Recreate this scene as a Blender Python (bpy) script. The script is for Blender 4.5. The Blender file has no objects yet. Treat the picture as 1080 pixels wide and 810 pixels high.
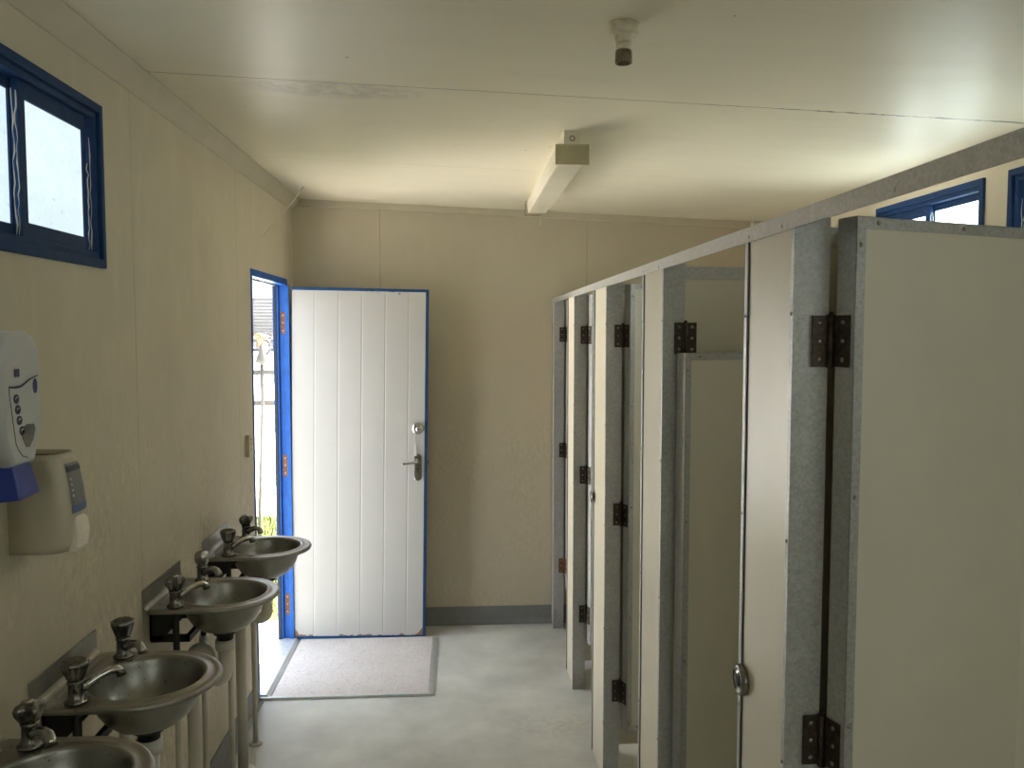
import bpy, bmesh, math, random
from mathutils import Vector, Matrix
random.seed(7)
C = bpy.context.scene.collection
PI = math.pi
R = math.radians

# ------------------------------------------------------------------ place
XL, XR, YB, YF = -0.96, 1.85, 4.92, -1.6
XS = 0.545                      # aisle face of the cubicle fronts
def zc(x): return 2.512 - 0.0398*(x + 0.96)

# ------------------------------------------------------------------ materials
class NB:
    def __init__(s, name):
        s.m = bpy.data.materials.new(name); s.m.use_nodes = True
        s.t = s.m.node_tree; s.t.nodes.clear()
        s.out = s.t.nodes.new('ShaderNodeOutputMaterial')
    def n(s, typ, **kw):
        x = s.t.nodes.new(typ)
        for k, v in kw.items():
            if k.startswith('_'): setattr(x, k[1:], v)
        return x
    def l(s, a, b): s.t.links.new(a, b)
    def setv(s, sock, v):
        if hasattr(v, 'is_linked') or isinstance(v, bpy.types.NodeSocket): s.l(v, sock)
        else: sock.default_value = v
    def math(s, op, a, b=None, clamp=False):
        x = s.t.nodes.new('ShaderNodeMath'); x.operation = op; x.use_clamp = clamp
        s.setv(x.inputs[0], a)
        if b is not None: s.setv(x.inputs[1], b)
        return x.outputs[0]
    def mix(s, f, a, b, mode='MIX'):
        x = s.t.nodes.new('ShaderNodeMix'); x.data_type = 'RGBA'; x.blend_type = mode
        s.setv(x.inputs[0], f)
        s.setv(x.inputs[6], a if isinstance(a, bpy.types.NodeSocket) else (*a, 1))
        s.setv(x.inputs[7], b if isinstance(b, bpy.types.NodeSocket) else (*b, 1))
        return x.outputs[2]
    def ramp(s, f, lo, hi):
        x = s.t.nodes.new('ShaderNodeMapRange'); x.clamp = True
        s.setv(x.inputs[0], f); x.inputs[1].default_value = lo; x.inputs[2].default_value = hi
        return x.outputs[0]
    def pos(s, obj=True):
        if obj:
            return s.t.nodes.new('ShaderNodeTexCoord').outputs['Object']
        return s.t.nodes.new('ShaderNodeNewGeometry').outputs['Position']
    def noise(s, co, scale, detail=3, rough=.55, stretch=None):
        if stretch:
            mp = s.t.nodes.new('ShaderNodeMapping'); mp.inputs['Scale'].default_value = stretch
            s.l(co, mp.inputs[0]); co = mp.outputs[0]
        x = s.t.nodes.new('ShaderNodeTexNoise'); s.l(co, x.inputs['Vector'])
        x.inputs['Scale'].default_value = scale; x.inputs['Detail'].default_value = detail
        x.inputs['Roughness'].default_value = rough
        return x.outputs[0]
    def voro(s, co, scale):
        x = s.t.nodes.new('ShaderNodeTexVoronoi'); s.l(co, x.inputs['Vector']); x.inputs['Scale'].default_value = scale
        return x
    def xyz(s, co):
        x = s.t.nodes.new('ShaderNodeSeparateXYZ'); s.l(co, x.inputs[0]); return x.outputs
    def band(s, v, c, w):
        return s.math('LESS_THAN', s.math('ABSOLUTE', s.math('SUBTRACT', v, c)), w)
    def done(s, col, rough=.6, metal=0., spec=.5, bump=None, bs=.1, bd=.01, emit=None, es=0.):
        p = s.t.nodes.new('ShaderNodeBsdfPrincipled')
        s.setv(p.inputs['Base Color'], col if isinstance(col, bpy.types.NodeSocket) else (*col, 1))
        s.setv(p.inputs['Roughness'], rough); s.setv(p.inputs['Metallic'], metal)
        p.inputs['Specular IOR Level'].default_value = spec
        if bump is not None:
            b = s.t.nodes.new('ShaderNodeBump'); b.inputs['Strength'].default_value = bs; b.inputs['Distance'].default_value = bd
            s.l(bump, b.inputs['Height']); s.l(b.outputs[0], p.inputs['Normal'])
        if emit is not None:
            s.setv(p.inputs['Emission Color'], emit if isinstance(emit, bpy.types.NodeSocket) else (*emit, 1))
            p.inputs['Emission Strength'].default_value = es
        s.l(p.outputs[0], s.out.inputs[0])
        return s.m

def plain(name, col, rough=.5, metal=0., var=.12, scale=12, bs=.05, spec=.5):
    b = NB(name); co = b.pos(); f = b.noise(co, scale, 4)
    lo = tuple(c*(1-var) for c in col); hi = tuple(min(1, c*(1+var)) for c in col)
    return b.done(b.mix(b.ramp(f, .3, .7), lo, hi), rough, metal, spec, f, bs, .004)

def paint_wall(name, col, ylines=(), xlines=(), dirt=.5):
    b = NB(name); co = b.pos(False); x = b.xyz(co)
    f1 = b.noise(co, 2.2, 5, .6); f2 = b.noise(co, 14, 4, .6, (1, 1, .35)); f3 = b.noise(co, 160, 2)
    c = b.mix(b.math('MULTIPLY', b.ramp(f1, .4, .75), .5*dirt), col, tuple(k*.78 for k in col))
    c = b.mix(b.math('MULTIPLY', b.ramp(f2, .52, .72), .45*dirt), c, tuple(min(1, k*1.12) for k in col))
    # scrubbed, water-marked lower half of the wall
    low = b.ramp(x[2], 1.75, 1.0)
    c = b.mix(b.math('MULTIPLY', b.math('MULTIPLY', low, b.ramp(f2, .3, .55)), .22*dirt), c, (.36, .33, .27))
    gr = b.noise(co, 60, 5, .75, (1, 1, .5)); pat = b.ramp(b.noise(co, 3.5, 4, .6), .42, .6)
    lw = b.math('MULTIPLY', b.math('MULTIPLY', b.ramp(x[2], 1.6, 1.1), pat), dirt)
    c = b.mix(b.math('MULTIPLY', b.math('MULTIPLY', b.ramp(gr, .5, .62), lw), .45), c, tuple(min(1, k*1.35) for k in col))
    c = b.mix(b.math('MULTIPLY', b.math('MULTIPLY', b.ramp(gr, .5, .38), lw), .30), c, (.26, .22, .15))
    sp = b.math('GREATER_THAN', b.noise(co, 34, 1), .86)
    c = b.mix(b.math('MULTIPLY', sp, .7), c, (.16, .12, .08))
    for v, i in [(t, 1) for t in ylines] + [(t, 0) for t in xlines]:
        c = b.mix(b.math('MULTIPLY', b.band(x[i], v, .0020), b.math('ADD', .18, b.math('MULTIPLY', b.ramp(f2, .35, .6), .35))), c, (.1, .085, .06))
    return b.done(c, .55, 0, .35, f3, .08, .002)

CREAM = (.60, .545, .42)
m_wall = paint_wall('wall_paint', CREAM, (2.546, 3.69), (), 1.0)
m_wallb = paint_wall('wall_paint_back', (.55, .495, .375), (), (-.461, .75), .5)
m_wallr = paint_wall('wall_paint_right', CREAM, (), (), .4)

def mk_ceiling():
    b = NB('ceiling_gloss_paint'); co = b.pos(False); x = b.xyz(co)
    f1 = b.noise(co, 1.6, 4); f2 = b.noise(co, 9, 5, .6, (.25, 1, 1)); f3 = b.noise(co, 26, 4)
    base = (.87, .815, .655)
    c = b.mix(b.math('MULTIPLY', b.ramp(f1, .4, .7), .3), base, tuple(k*.85 for k in base))
    c = b.mix(b.math('MULTIPLY', b.ramp(f2, .5, .7), .15), c, tuple(k*.8 for k in base))
    # cracked sheet joints
    wob = b.math('MULTIPLY', b.math('SUBTRACT', b.noise(co, 22, 3), .5), .008)
    yy = b.math('ADD', x[1], wob)
    wid = b.math('ADD', .0022, b.math('MULTIPLY', b.ramp(x[0], .7, 1.2), b.math('MULTIPLY', b.ramp(f3, .45, .6), .006)))
    crack = b.math('LESS_THAN', b.math('ABSOLUTE', b.math('SUBTRACT', yy, 2.555)), wid)
    c = b.mix(b.math('MULTIPLY', crack, .75), c, (.1, .085, .06))
    c = b.mix(b.math('MULTIPLY', b.band(yy, 3.73, .002), .35), c, (.2, .17, .12))
    # old water mark beside the joint, a soft edged stain
    dx = b.math('DIVIDE', b.math('SUBTRACT', x[0], -.38), .30); dy = b.math('DIVIDE', b.math('SUBTRACT', x[1], 2.63), .11)
    r2 = b.math('ADD', b.math('MULTIPLY', dx, dx), b.math('MULTIPLY', dy, dy))
    ring = b.math('MULTIPLY', b.ramp(b.math('ADD', r2, b.math('MULTIPLY', f3, 1.2)), 1.6, 1.0), b.ramp(f3, .35, .6))
    c = b.mix(b.math('MULTIPLY', ring, .45), c, (.34, .31, .25))
    fly = b.math('GREATER_THAN', b.noise(co, 40, 0), .91)
    c = b.mix(b.math('MULTIPLY', fly, .7), c, (.1, .08, .06))
    return b.done(c, b.math('ADD', .33, b.math('MULTIPLY', f2, .14)), 0, .3, f1, .2, .02)
m_ceil = mk_ceiling()

def mk_floor():
    b = NB('floor_grey_paint'); co = b.pos(False); x = b.xyz(co)
    f1 = b.noise(co, 3, 5, .6); f2 = b.noise(co, 30, 4, .7); f3 = b.noise(co, 11, 5, .65)
    base = (.68, .685, .66)
    c = b.mix(b.ramp(f1, .35, .7), tuple(k*.82 for k in base), tuple(k*1.15 for k in base))
    c = b.mix(b.math('MULTIPLY', b.ramp(f2, .6, .75), .35), c, (.74, .74, .72))
    # white scuffed paint along the cubicle fronts
    dx = b.math('DIVIDE', b.math('SUBTRACT', x[0], .42), .20); dy = b.math('DIVIDE', b.math('SUBTRACT', x[1], 3.62), .30)
    r2 = b.math('ADD', b.math('MULTIPLY', dx, dx), b.math('MULTIPLY', dy, dy))
    sc = b.math('MULTIPLY', b.ramp(b.math('ADD', r2, f3), 1.5, .6), b.ramp(f2, .45, .62))
    c = b.mix(b.math('MULTIPLY', sc, .8), c, (.78, .77, .73))
    fl = b.math('GREATER_THAN', b.noise(co, 55, 1), .79)
    c = b.mix(b.math('MULTIPLY', fl, .8), c, (.80, .79, .75))
    gr = b.math('GREATER_THAN', b.noise(co, 38, 1), .82)
    c = b.mix(b.math('MULTIPLY', gr, .7), c, (.06, .055, .05))
    # dark grime in the corners by the wash basins
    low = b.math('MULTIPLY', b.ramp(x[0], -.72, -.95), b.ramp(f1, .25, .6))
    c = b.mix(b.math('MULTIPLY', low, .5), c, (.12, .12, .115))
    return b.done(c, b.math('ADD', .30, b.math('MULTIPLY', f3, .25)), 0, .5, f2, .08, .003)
m_floor = mk_floor()

def mk_galv(name, col=(.47, .475, .48), dirtz=True):
    b = NB(name); co = b.pos(); v = b.voro(co, 230); v2 = b.voro(co, 130)
    s = b.xyz(v.outputs['Color']); s2 = b.xyz(v2.outputs['Color'])
    f = b.math('ADD', b.math('MULTIPLY', s[0], .65), b.math('MULTIPLY', s2[0], .35))
    c = b.mix(f, tuple(k*.80 for k in col), tuple(k*1.2 for k in col))
    n = b.noise(co, 6, 4)
    c = b.mix(b.math('MULTIPLY', b.ramp(n, .5, .75), .3), c, (.36, .35, .31))
    if dirtz:
        z = b.xyz(b.pos(False))[2]
        c = b.mix(b.math('MULTIPLY', b.ramp(b.math('ADD', z, b.math('MULTIPLY', n, .25)), .24, .12), .65), c, (.13, .11, .085))
    return b.done(c, b.math('ADD', .38, b.math('MULTIPLY', f, .2)), .45, .5)
m_galv = mk_galv('galvanised_steel')
m_rail = mk_galv('galvanised_rail', (.42, .41, .385), False)

def mk_board(name, base, rough=.34):
    b = NB(name); co = b.pos(); x = b.xyz(co)
    f1 = b.noise(co, 4, 5, .6); f2 = b.noise(co, 45, 3)
    c = b.mix(b.math('MULTIPLY', b.ramp(f1, .4, .7), .3), base, tuple(k*.82 for k in base))
    ch = b.math('GREATER_THAN', b.noise(co, 26, 1), .85)
    c = b.mix(b.math('MULTIPLY', ch, .6), c, (.14, .11, .08))
    n = b.noise(co, 7, 4); z = b.xyz(b.pos(False))[2]
    c = b.mix(b.math('MULTIPLY', b.ramp(b.math('ADD', z, b.math('MULTIPLY', n, .3)), .26, .13), .35), c, (.3, .26, .2))
    return b.done(c, rough, 0, .5, f2, .06, .002)
m_board = mk_board('cubicle_board_cream', (.74, .685, .56))
m_dboard = mk_board('cubicle_door_board', (.69, .66, .57), .42)

def mk_steel():
    b = NB('stained_stainless'); co = b.pos(); f = b.noise(co, 9, 4); f2 = b.noise(co, 70, 2, .5, (1, 1, .2))
    c = b.mix(b.ramp(f, .3, .7), (.30, .29, .265), (.44, .43, .40))
    return b.done(c, b.math('ADD', .27, b.math('MULTIPLY', f, .16)), 1., .5, f2, .03, .002)
m_steel = mk_steel()
m_steelr = None
def mk_grime_steel():
    b = NB('stainless_with_grime'); co = b.pos(); f = b.noise(co, 9, 4); x = b.xyz(co)
    c = b.mix(b.ramp(f, .3, .7), (.25, .24, .215), (.38, .37, .34))
    sp = b.math('MULTIPLY', b.math('GREATER_THAN', b.noise(co, 75, 2), .68), b.ramp(x[0], .30, .09))
    c = b.mix(sp, c, (.05, .04, .03))
    return b.done(c, b.math('ADD', .28, b.math('MULTIPLY', f, .15)), b.math('SUBTRACT', 1., sp), .5)
m_steelg = mk_grime_steel()
m_chrome = plain('worn_chrome', (.48, .47, .45), .16, 1., .2, 60, .1)
m_chromed = plain('dull_dark_chrome', (.21, .20, .185), .25, 1., .3, 60, .15)
m_black = plain('black_bracket_paint', (.012, .012, .012), .5)
m_pvc = plain('white_pvc', (.60, .585, .53), .4, 0, .10, 9)
m_pvcg = plain('grey_pipe_paint', (.52, .50, .44), .45, 0, .12, 9)
m_blue = plain('blue_frame_paint', (.016, .105, .42), .45, 0, .15, 20, .05, .25)
m_dblue = plain('door_edge_shaded_blue', (.016, .070, .20), .5, 0, .2, 20, .05, .2)  # frame blue mixed darker, the shade on the door edges put into the colour
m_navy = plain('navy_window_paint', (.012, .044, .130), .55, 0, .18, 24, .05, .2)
m_dark = plain('dark_rubber', (.012, .014, .018), .6)
m_base = plain('baseboard_grey_paint', (.20, .205, .205), .45, 0, .12, 10)
m_cove = plain('cove_trim_paint', (.57, .52, .40), .5, 0, .05, 9, .05)
m_screw = plain('screw_head', (.34, .32, .28), .35, 1., .2, 200)
m_rust = plain('rusted_steel', (.19, .085, .04), .8, .2, .5, 90, .4)
m_hinge = plain('bronzed_hinge_steel', (.060, .045, .034), .42, .7, .4, 120, .2)
m_alu = plain('mill_aluminium', (.62, .64, .65), .4, .35, .1, 40)
m_white = plain('white_plastic', (.66, .67, .66), .3, 0, .05, 8)
m_soap = plain('pale_grey_plastic', (.52, .54, .55), .3, 0, .05, 8)
m_pushb = plain('blue_push_bar', (.018, .045, .30), .35)
m_cream = plain('cream_dispenser_plastic', (.55, .50, .40), .3, 0, .06, 8)
m_lever = plain('ivory_lever', (.86, .80, .68), .3, 0, .06, 8)
m_print = plain('dark_print', (.02, .025, .05), .5)
m_printb = plain('navy_print', (.02, .04, .12), .5)
m_smoke = plain('smoked_window', (.09, .09, .085), .25)
m_lblg = plain('label_grey', (.20, .20, .20), .5)
m_lblb = plain('label_blue', (.10, .16, .33), .5)
m_lblr = plain('label_pink', (.34, .24, .22), .5)
m_porc = plain('dusty_porcelain', (.70, .63, .48), .35, 0, .15, 60)
m_brass = plain('tarnished_brass', (.22, .19, .13), .4, .8, .35, 80, .2)
m_diff = plain('yellowed_diffuser', (.70, .65, .52), .4, 0, .06, 5)
m_cap = plain('yellowed_end_cap', (.50, .44, .28), .5, 0, .12, 10)
m_web = plain('cobweb_fibre', (.72, .69, .60), .9)
m_grime = plain('dust_and_grime', (.10, .085, .06), .9, 0, .7, 160, .5)
m_keeper = plain('beige_lock_box', (.46, .42, .31), .45)
m_conc = plain('weathered_concrete', (.27, .265, .25), .9, 0, .10, 6)
m_dkground = plain('dark_near_ground', (.11, .11, .11), .95, 0, .2, 30)  # dark colour for the unseen near ground, reflects less into the doorway
m_road = plain('sunlit_paving', (.84, .84, .83), .9, 0, .04, 3)
m_fence = plain('grey_fence_paint', (.055, .055, .057), .6)
m_bwall = plain('building_render', (.25, .23, .21), .8)
m_louv = plain('louvre_metal', (.13, .13, .135), .6)
m_bgrey = plain('grey_column_paint', (.045, .045, .049), .7)
m_tyre = plain('tyre_rubber', (.03, .03, .03), .8)
m_orange = plain('orange_bodywork', (.28, .045, .004), .5)
m_redb = plain('red_bodywork', (.24, .022, .010), .5)

def mk_mat():
    b = NB('pale_mat_pile'); co = b.pos(); f = b.noise(co, 130, 3); f2 = b.noise(co, 5, 4)
    c = b.mix(b.ramp(f, .35, .65), (.56, .515, .505), (.70, .655, .645))
    c = b.mix(b.math('MULTIPLY', b.ramp(f2, .45, .7), .25), c, (.74, .71, .70))
    sp = b.math('GREATER_THAN', b.noise(co, 48, 2, .6, (.6, 1.4, 1)), .70)
    c = b.mix(b.math('MULTIPLY', sp, .6), c, (.24, .21, .20))
    return b.done(c, .95, 0, .1, f, .5, .006)
m_mat = mk_mat()
def mk_doorw():
    b = NB('white_door_paint'); co = b.pos(); x = b.xyz(co); f = b.noise(co, 7, 4); g = b.noise(co, 30, 4)
    c = b.mix(b.math('MULTIPLY', b.ramp(f, .4, .7), .2), (.50, .50, .485), (.45, .45, .43))
    # rust eaten bottom edge, worst in the two corners
    ed = b.math('MINIMUM', x[0], b.math('SUBTRACT', .755, x[0]))
    lim = b.math('ADD', .006, b.math('MULTIPLY', b.math('POWER', b.ramp(ed, .075, .0), 2.), .075))
    ru = b.math('LESS_THAN', b.math('ADD', x[2], b.math('MULTIPLY', b.math('SUBTRACT', g, .5), -.07)), b.math('ADD', lim, .012))
    c = b.mix(b.math('MULTIPLY', ru, .9), c, b.mix(b.noise(co, 80, 2), (.14, .065, .025), (.30, .17, .085)))
    sp = b.math('GREATER_THAN', b.noise(co, 46, 1), .81)
    c = b.mix(b.math('MULTIPLY', sp, .6), c, (.2, .15, .1))
    top = b.math('MULTIPLY', b.math('GREATER_THAN', x[2], 1.955), b.math('MULTIPLY', b.band(x[0], .50, .10), b.math('GREATER_THAN', b.noise(co, 60, 2), .60)))
    c = b.mix(top, c, (.03, .06, .11))
    return b.done(c, .42, 0, .4, f, .05, .003)
m_doorw = mk_doorw()
def mk_pane(name, es, tint=(1, 1, 1)):
    b = NB(name); co = b.pos(); f = b.noise(co, 90, 3, .7); f2 = b.noise(co, 6, 3)
    c = b.mix(b.ramp(f, .3, .7), (.74, .88, .93), (.95, 1., 1.))
    c = b.mix(b.math('MULTIPLY', b.ramp(f2, .4, .7), .45), c, (.60, .78, .88))
    sp = b.math('GREATER_THAN', b.noise(co, 50, 1), .74)
    c = b.mix(b.math('MULTIPLY', sp, .5), c, (.35, .42, .48))
    g = b.mix(b.ramp(b.noise(co, 2.5, 3), .35, .7), (.80, .92, .97), (1., 1., 1.))
    c = b.mix(1., b.mix(1., c, g, 'MULTIPLY'), tint, 'MULTIPLY')
    return b.done((.22, .24, .25), .35, 0, .5, f, .3, .003, emit=c, es=es)
PANE_L = .37
m_pane = mk_pane('frosted_daylit_glass', PANE_L)
m_paned = mk_pane('front_fill_glow_glass', 1.35, (1.05, .93, .80))  # glowing pane of the added front window, fills camera-facing surfaces
m_panec = mk_pane('frosted_bright_glass', 3.0, (1, .95, .86))
m_paneb = mk_pane('right_fill_glow_glass', 1.5, (1.05, .93, .80))  # glowing pane of the added window on the right wall
m_panee = mk_pane('frosted_plain_glass', 1.9, (1, .95, .86))
def mk_grass():
    b = NB('bright_grass'); co = b.pos(False); f = b.noise(co, 8, 4)
    return b.done(b.mix(b.ramp(f, .3, .7), (.035, .050, .003), (.075, .085, .010)), .8, 0, .2)
m_grass = mk_grass()

# ------------------------------------------------------------------ mesh builder
class MB:
    def __init__(s): s.v = []; s.f = []; s.mi = []; s.k = 0; s.M = Matrix(); s.sm = []; s.smooth = False
    def add(s, vs, fs):
        o = len(s.v); s.v += [s.M @ Vector(p) for p in vs]
        for f in fs: s.f.append([o+i for i in f]); s.mi.append(s.k); s.sm.append(s.smooth)
    def box(s, a, b):
        x0, x1 = sorted((a[0], b[0])); y0, y1 = sorted((a[1], b[1])); z0, z1 = sorted((a[2], b[2]))
        s.add([(x0,y0,z0),(x1,y0,z0),(x1,y1,z0),(x0,y1,z0),(x0,y0,z1),(x1,y0,z1),(x1,y1,z1),(x0,y1,z1)],
              [(3,2,1,0),(4,5,6,7),(0,1,5,4),(1,2,6,5),(2,3,7,6),(3,0,4,7)])
    def prism(s, poly, d):
        n = len(poly); d = Vector(d); P = [Vector(p) for p in poly]
        s.add([*P, *[p+d for p in P]], [list(range(n))[::-1], list(range(n, 2*n))] + [(i, (i+1) % n, n+(i+1) % n, n+i) for i in range(n)])
    def tube(s, pts, r, n=12, cap=True):
        P = [Vector(p) for p in pts]; rs = r if isinstance(r, (list, tuple)) else [r]*len(P)
        sv = s.smooth; s.smooth = True
        vs = []; up = None
        for i, p in enumerate(P):
            t = ((P[min(i+1, len(P)-1)]-p).normalized() + (p-P[max(i-1, 0)]).normalized()).normalized()
            if up is None:
                up = Vector((0, 0, 1)) if abs(t.z) < .9 else Vector((1, 0, 0))
            u = (up - t*up.dot(t)).normalized(); w = t.cross(u); up = u
            for j in range(n):
                a = 2*PI*j/n; vs.append(p + (u*math.cos(a)+w*math.sin(a))*rs[i])
        fs = [(i*n+j, i*n+(j+1) % n, (i+1)*n+(j+1) % n, (i+1)*n+j) for i in range(len(P)-1) for j in range(n)]
        s.add(vs, fs); s.smooth = sv
        if cap:
            o = len(s.v)-len(vs)
            for base, rev in ((0, True), ((len(P)-1)*n, False)):
                idx = [o+base+j for j in range(n)]
                s.f.append(idx[::-1] if rev else idx); s.mi.append(s.k); s.sm.append(False)
    def lathe(s, prof, c=(0, 0, 0), n=24, axis='z', lob=0, la=0.):
        sv = s.smooth; s.smooth = True
        vs = []
        for (r, h) in prof:
            for j in range(n):
                a = 2*PI*j/n; rr = r*(1+la*math.cos(lob*a)) if lob else r
                p = (rr*math.cos(a), rr*math.sin(a), h)
                if axis == 'x': p = (h, p[0], p[1])
                if axis == 'y': p = (p[0], h, p[1])
                vs.append((c[0]+p[0], c[1]+p[1], c[2]+p[2]))
        m = len(prof)
        fs = [(i*n+j, i*n+(j+1) % n, (i+1)*n+(j+1) % n, (i+1)*n+j) for i in range(m-1) for j in range(n)]
        s.add(vs, fs); s.smooth = sv
        o = len(s.v)-len(vs)
        if prof[0][0] > 1e-6: s.f.append([o+j for j in range(n)][::-1]); s.mi.append(s.k); s.sm.append(False)
        if prof[-1][0] > 1e-6: s.f.append([o+(m-1)*n+j for j in range(n)]); s.mi.append(s.k); s.sm.append(False)
    def rings(s, rings, closed=True, cap0=False, cap1=False):
        n = len(rings[0]); vs = [p for r in rings for p in r]
        sv = s.smooth; s.smooth = True
        fs = [(i*n+j, i*n+(j+1) % n, (i+1)*n+(j+1) % n, (i+1)*n+j) for i in range(len(rings)-1) for j in range(n if closed else n-1)]
        s.add(vs, fs); s.smooth = sv
        o = len(s.v)-len(vs)
        if cap0: s.f.append([o+j for j in range(n)][::-1]); s.mi.append(s.k); s.sm.append(False)
        if cap1: s.f.append([o+(len(rings)-1)*n+j for j in range(n)]); s.mi.append(s.k); s.sm.append(False)
    def grid(s, us, vs, holes, w0, w1, f):
        """a slab with rectangular holes, one closed mesh; f maps (u, v, w) to a point"""
        nu, nv = len(us)-1, len(vs)-1
        def full(i, j):
            if not (0 <= i < nu and 0 <= j < nv): return False
            cu, cv = (us[i]+us[i+1])/2, (vs[j]+vs[j+1])/2
            return not any(h[0] < cu < h[1] and h[2] < cv < h[3] for h in holes)
        ids = {}; V = []; F = []
        def q(i, j, w):
            k = (i, j, w)
            if k not in ids: ids[k] = len(V); V.append(f(us[i], vs[j], w0 if w == 0 else w1))
            return ids[k]
        for i in range(nu):
            for j in range(nv):
                if not full(i, j): continue
                F.append((q(i,j,0), q(i,j+1,0), q(i+1,j+1,0), q(i+1,j,0))); F.append((q(i,j,1), q(i+1,j,1), q(i+1,j+1,1), q(i,j+1,1)))
                if not full(i-1, j): F.append((q(i,j,0), q(i,j,1), q(i,j+1,1), q(i,j+1,0)))
                if not full(i+1, j): F.append((q(i+1,j,0), q(i+1,j+1,0), q(i+1,j+1,1), q(i+1,j,1)))
                if not full(i, j-1): F.append((q(i,j,0), q(i+1,j,0), q(i+1,j,1), q(i,j,1)))
                if not full(i, j+1): F.append((q(i,j+1,0), q(i,j+1,1), q(i+1,j+1,1), q(i+1,j+1,0)))
        s.add(V, F)
    def build(s, name, mats, parent=None, off=(0, 0, 0), bevel=0, sub=0, seg=2):
        me = bpy.data.meshes.new(name)
        o = Vector(off)
        me.from_pydata([p-o for p in s.v], [], s.f)
        for m in (mats if isinstance(mats, (list, tuple)) else [mats]): me.materials.append(m)
        for p, k, sm in zip(me.polygons, s.mi, s.sm): p.material_index = k; p.use_smooth = sm
        bm = bmesh.new(); bm.from_mesh(me); bmesh.ops.recalc_face_normals(bm, faces=bm.faces); bm.to_mesh(me); bm.free()
        ob = bpy.data.objects.new(name, me); C.objects.link(ob)
        if parent: ob.parent = parent
        elif any(off): ob.location = o
        if bevel:
            b = ob.modifiers.new('Bevel', 'BEVEL'); b.width = bevel; b.segments = seg; b.limit_method = 'ANGLE'; b.angle_limit = R(40)
        return ob

def tag(o, label, cat, group=None, kind=None):
    o['label'] = label; o['category'] = cat
    if group: o['group'] = group
    o['kind'] = kind or 'thing'
    return o
def empty(name, loc=(0, 0, 0), rz=0, label=None, cat=None, group=None, kind=None):
    o = bpy.data.objects.new(name, None); C.objects.link(o); o.location = loc; o.rotation_euler = (0, 0, rz)
    o.empty_display_size = .1
    if label: tag(o, label, cat, group, kind)
    return o

# ================================================================== SETTING
b = MB(); b.box((-1.02, YF-.06, -.12), (XR+.06, YB+.06, 0))
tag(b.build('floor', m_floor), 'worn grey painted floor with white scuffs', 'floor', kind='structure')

b = MB()
x0, x1 = -1.05, XR+.09
b.add([(x0,YF-.09,zc(x0)),(x1,YF-.09,zc(x1)),(x1,YB+.09,zc(x1)),(x0,YB+.09,zc(x0)),
       (x0,YF-.09,zc(x0)+.08),(x1,YF-.09,zc(x1)+.08),(x1,YB+.09,zc(x1)+.08),(x0,YB+.09,zc(x0)+.08)],
      [(3,2,1,0),(4,5,6,7),(0,1,5,4),(1,2,6,5),(2,3,7,6),(3,0,4,7)])
tag(b.build('ceiling', m_ceil), 'sloping glossy cream ceiling with cracked sheet joints', 'ceiling', kind='structure')

WL = (1.57, 2.33, 1.92, 2.35)                 # left window: y0 y1 z0 z1
WR1 = (2.865, 3.625, 1.862, 2.292); WR2 = (1.97, 2.73, 1.862, 2.292); WR3 = (-.90, .30, 1.55, 2.292)  # the last opening is for the added, unseen fill window
DOOR = (3.925, 4.735, 0.0, 2.042)
ins = .012
def shrink(w): return (w[0]+ins, w[1]-ins, w[2]+ins, w[3]-ins)
b = MB(); h1 = shrink(WL); h2 = (DOOR[0], DOOR[1], -1, DOOR[3])
us = sorted({YF-.06, h1[0], h1[1], h2[0], h2[1], YB+.06}); vs = sorted({-.0, h1[2], h1[3], h2[3], zc(XL)+.01})
b.grid(us, vs, [h1, h2], -1.02, XL, lambda u, v, w: (w, u, v))
tag(b.build('wall_left', m_wall), 'stained cream wall behind the row of wash basins', 'wall', kind='structure')
b = MB(); h1 = shrink(WR1); h2 = shrink(WR2); h3 = shrink(WR3)
us = sorted({YF-.06, h1[0], h1[1], h2[0], h2[1], h3[0], h3[1], YB+.06}); vs = sorted({0., h1[2], h3[2], h1[3], zc(XR)+.01})
b.grid(us, vs, [h1, h2, h3], XR, XR+.06, lambda u, v, w: (w, u, v))
tag(b.build('wall_right', m_wallr), 'cream wall above and behind the toilet cubicles', 'wall', kind='structure')
b = MB(); b.prism([(XL, YB, 0), (XR, YB, 0), (XR, YB, zc(XR)+.005), (XL, YB, zc(XL)+.005)], (0, .06, 0))
tag(b.build('wall_back', m_wallb), 'cream end wall behind the open white door', 'wall', kind='structure')
WF = (-.55, .55, 1.30, 2.10)               # unseen window behind the camera, added as fill light
b = MB(); h1 = shrink(WF)
b.grid(sorted({XL, h1[0], h1[1], XR}), sorted({0., h1[2], h1[3], zc(XL)-.003}), [h1], YF, YF-.06, lambda u, v, w: (u, w, v))
tag(b.build('wall_front', m_wallr), 'cream end wall opposite the open white door', 'wall', kind='structure')

def coved(p):   # skirting profile (distance from wall, height)
    return p
b = MB()
prof = [(0, .107), (.004, .107), (.005, .03), (.012, .010), (.028, .001), (0, .001)]
b.prism([(XL+.0+d, YF, z) for d, z in prof], (0, DOOR[0]-YF-.005, 0))
tag(b.build('baseboard_left', m_base), 'grey coved baseboard under the wash basins', 'baseboard', kind='structure')
b = MB(); b.prism([(XL+.09, YB-d, z) for d, z in prof], (XR-.115-XL-.09, 0, 0))
tag(b.build('baseboard_back', m_base), 'grey coved baseboard along the end wall', 'baseboard', kind='structure')

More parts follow.
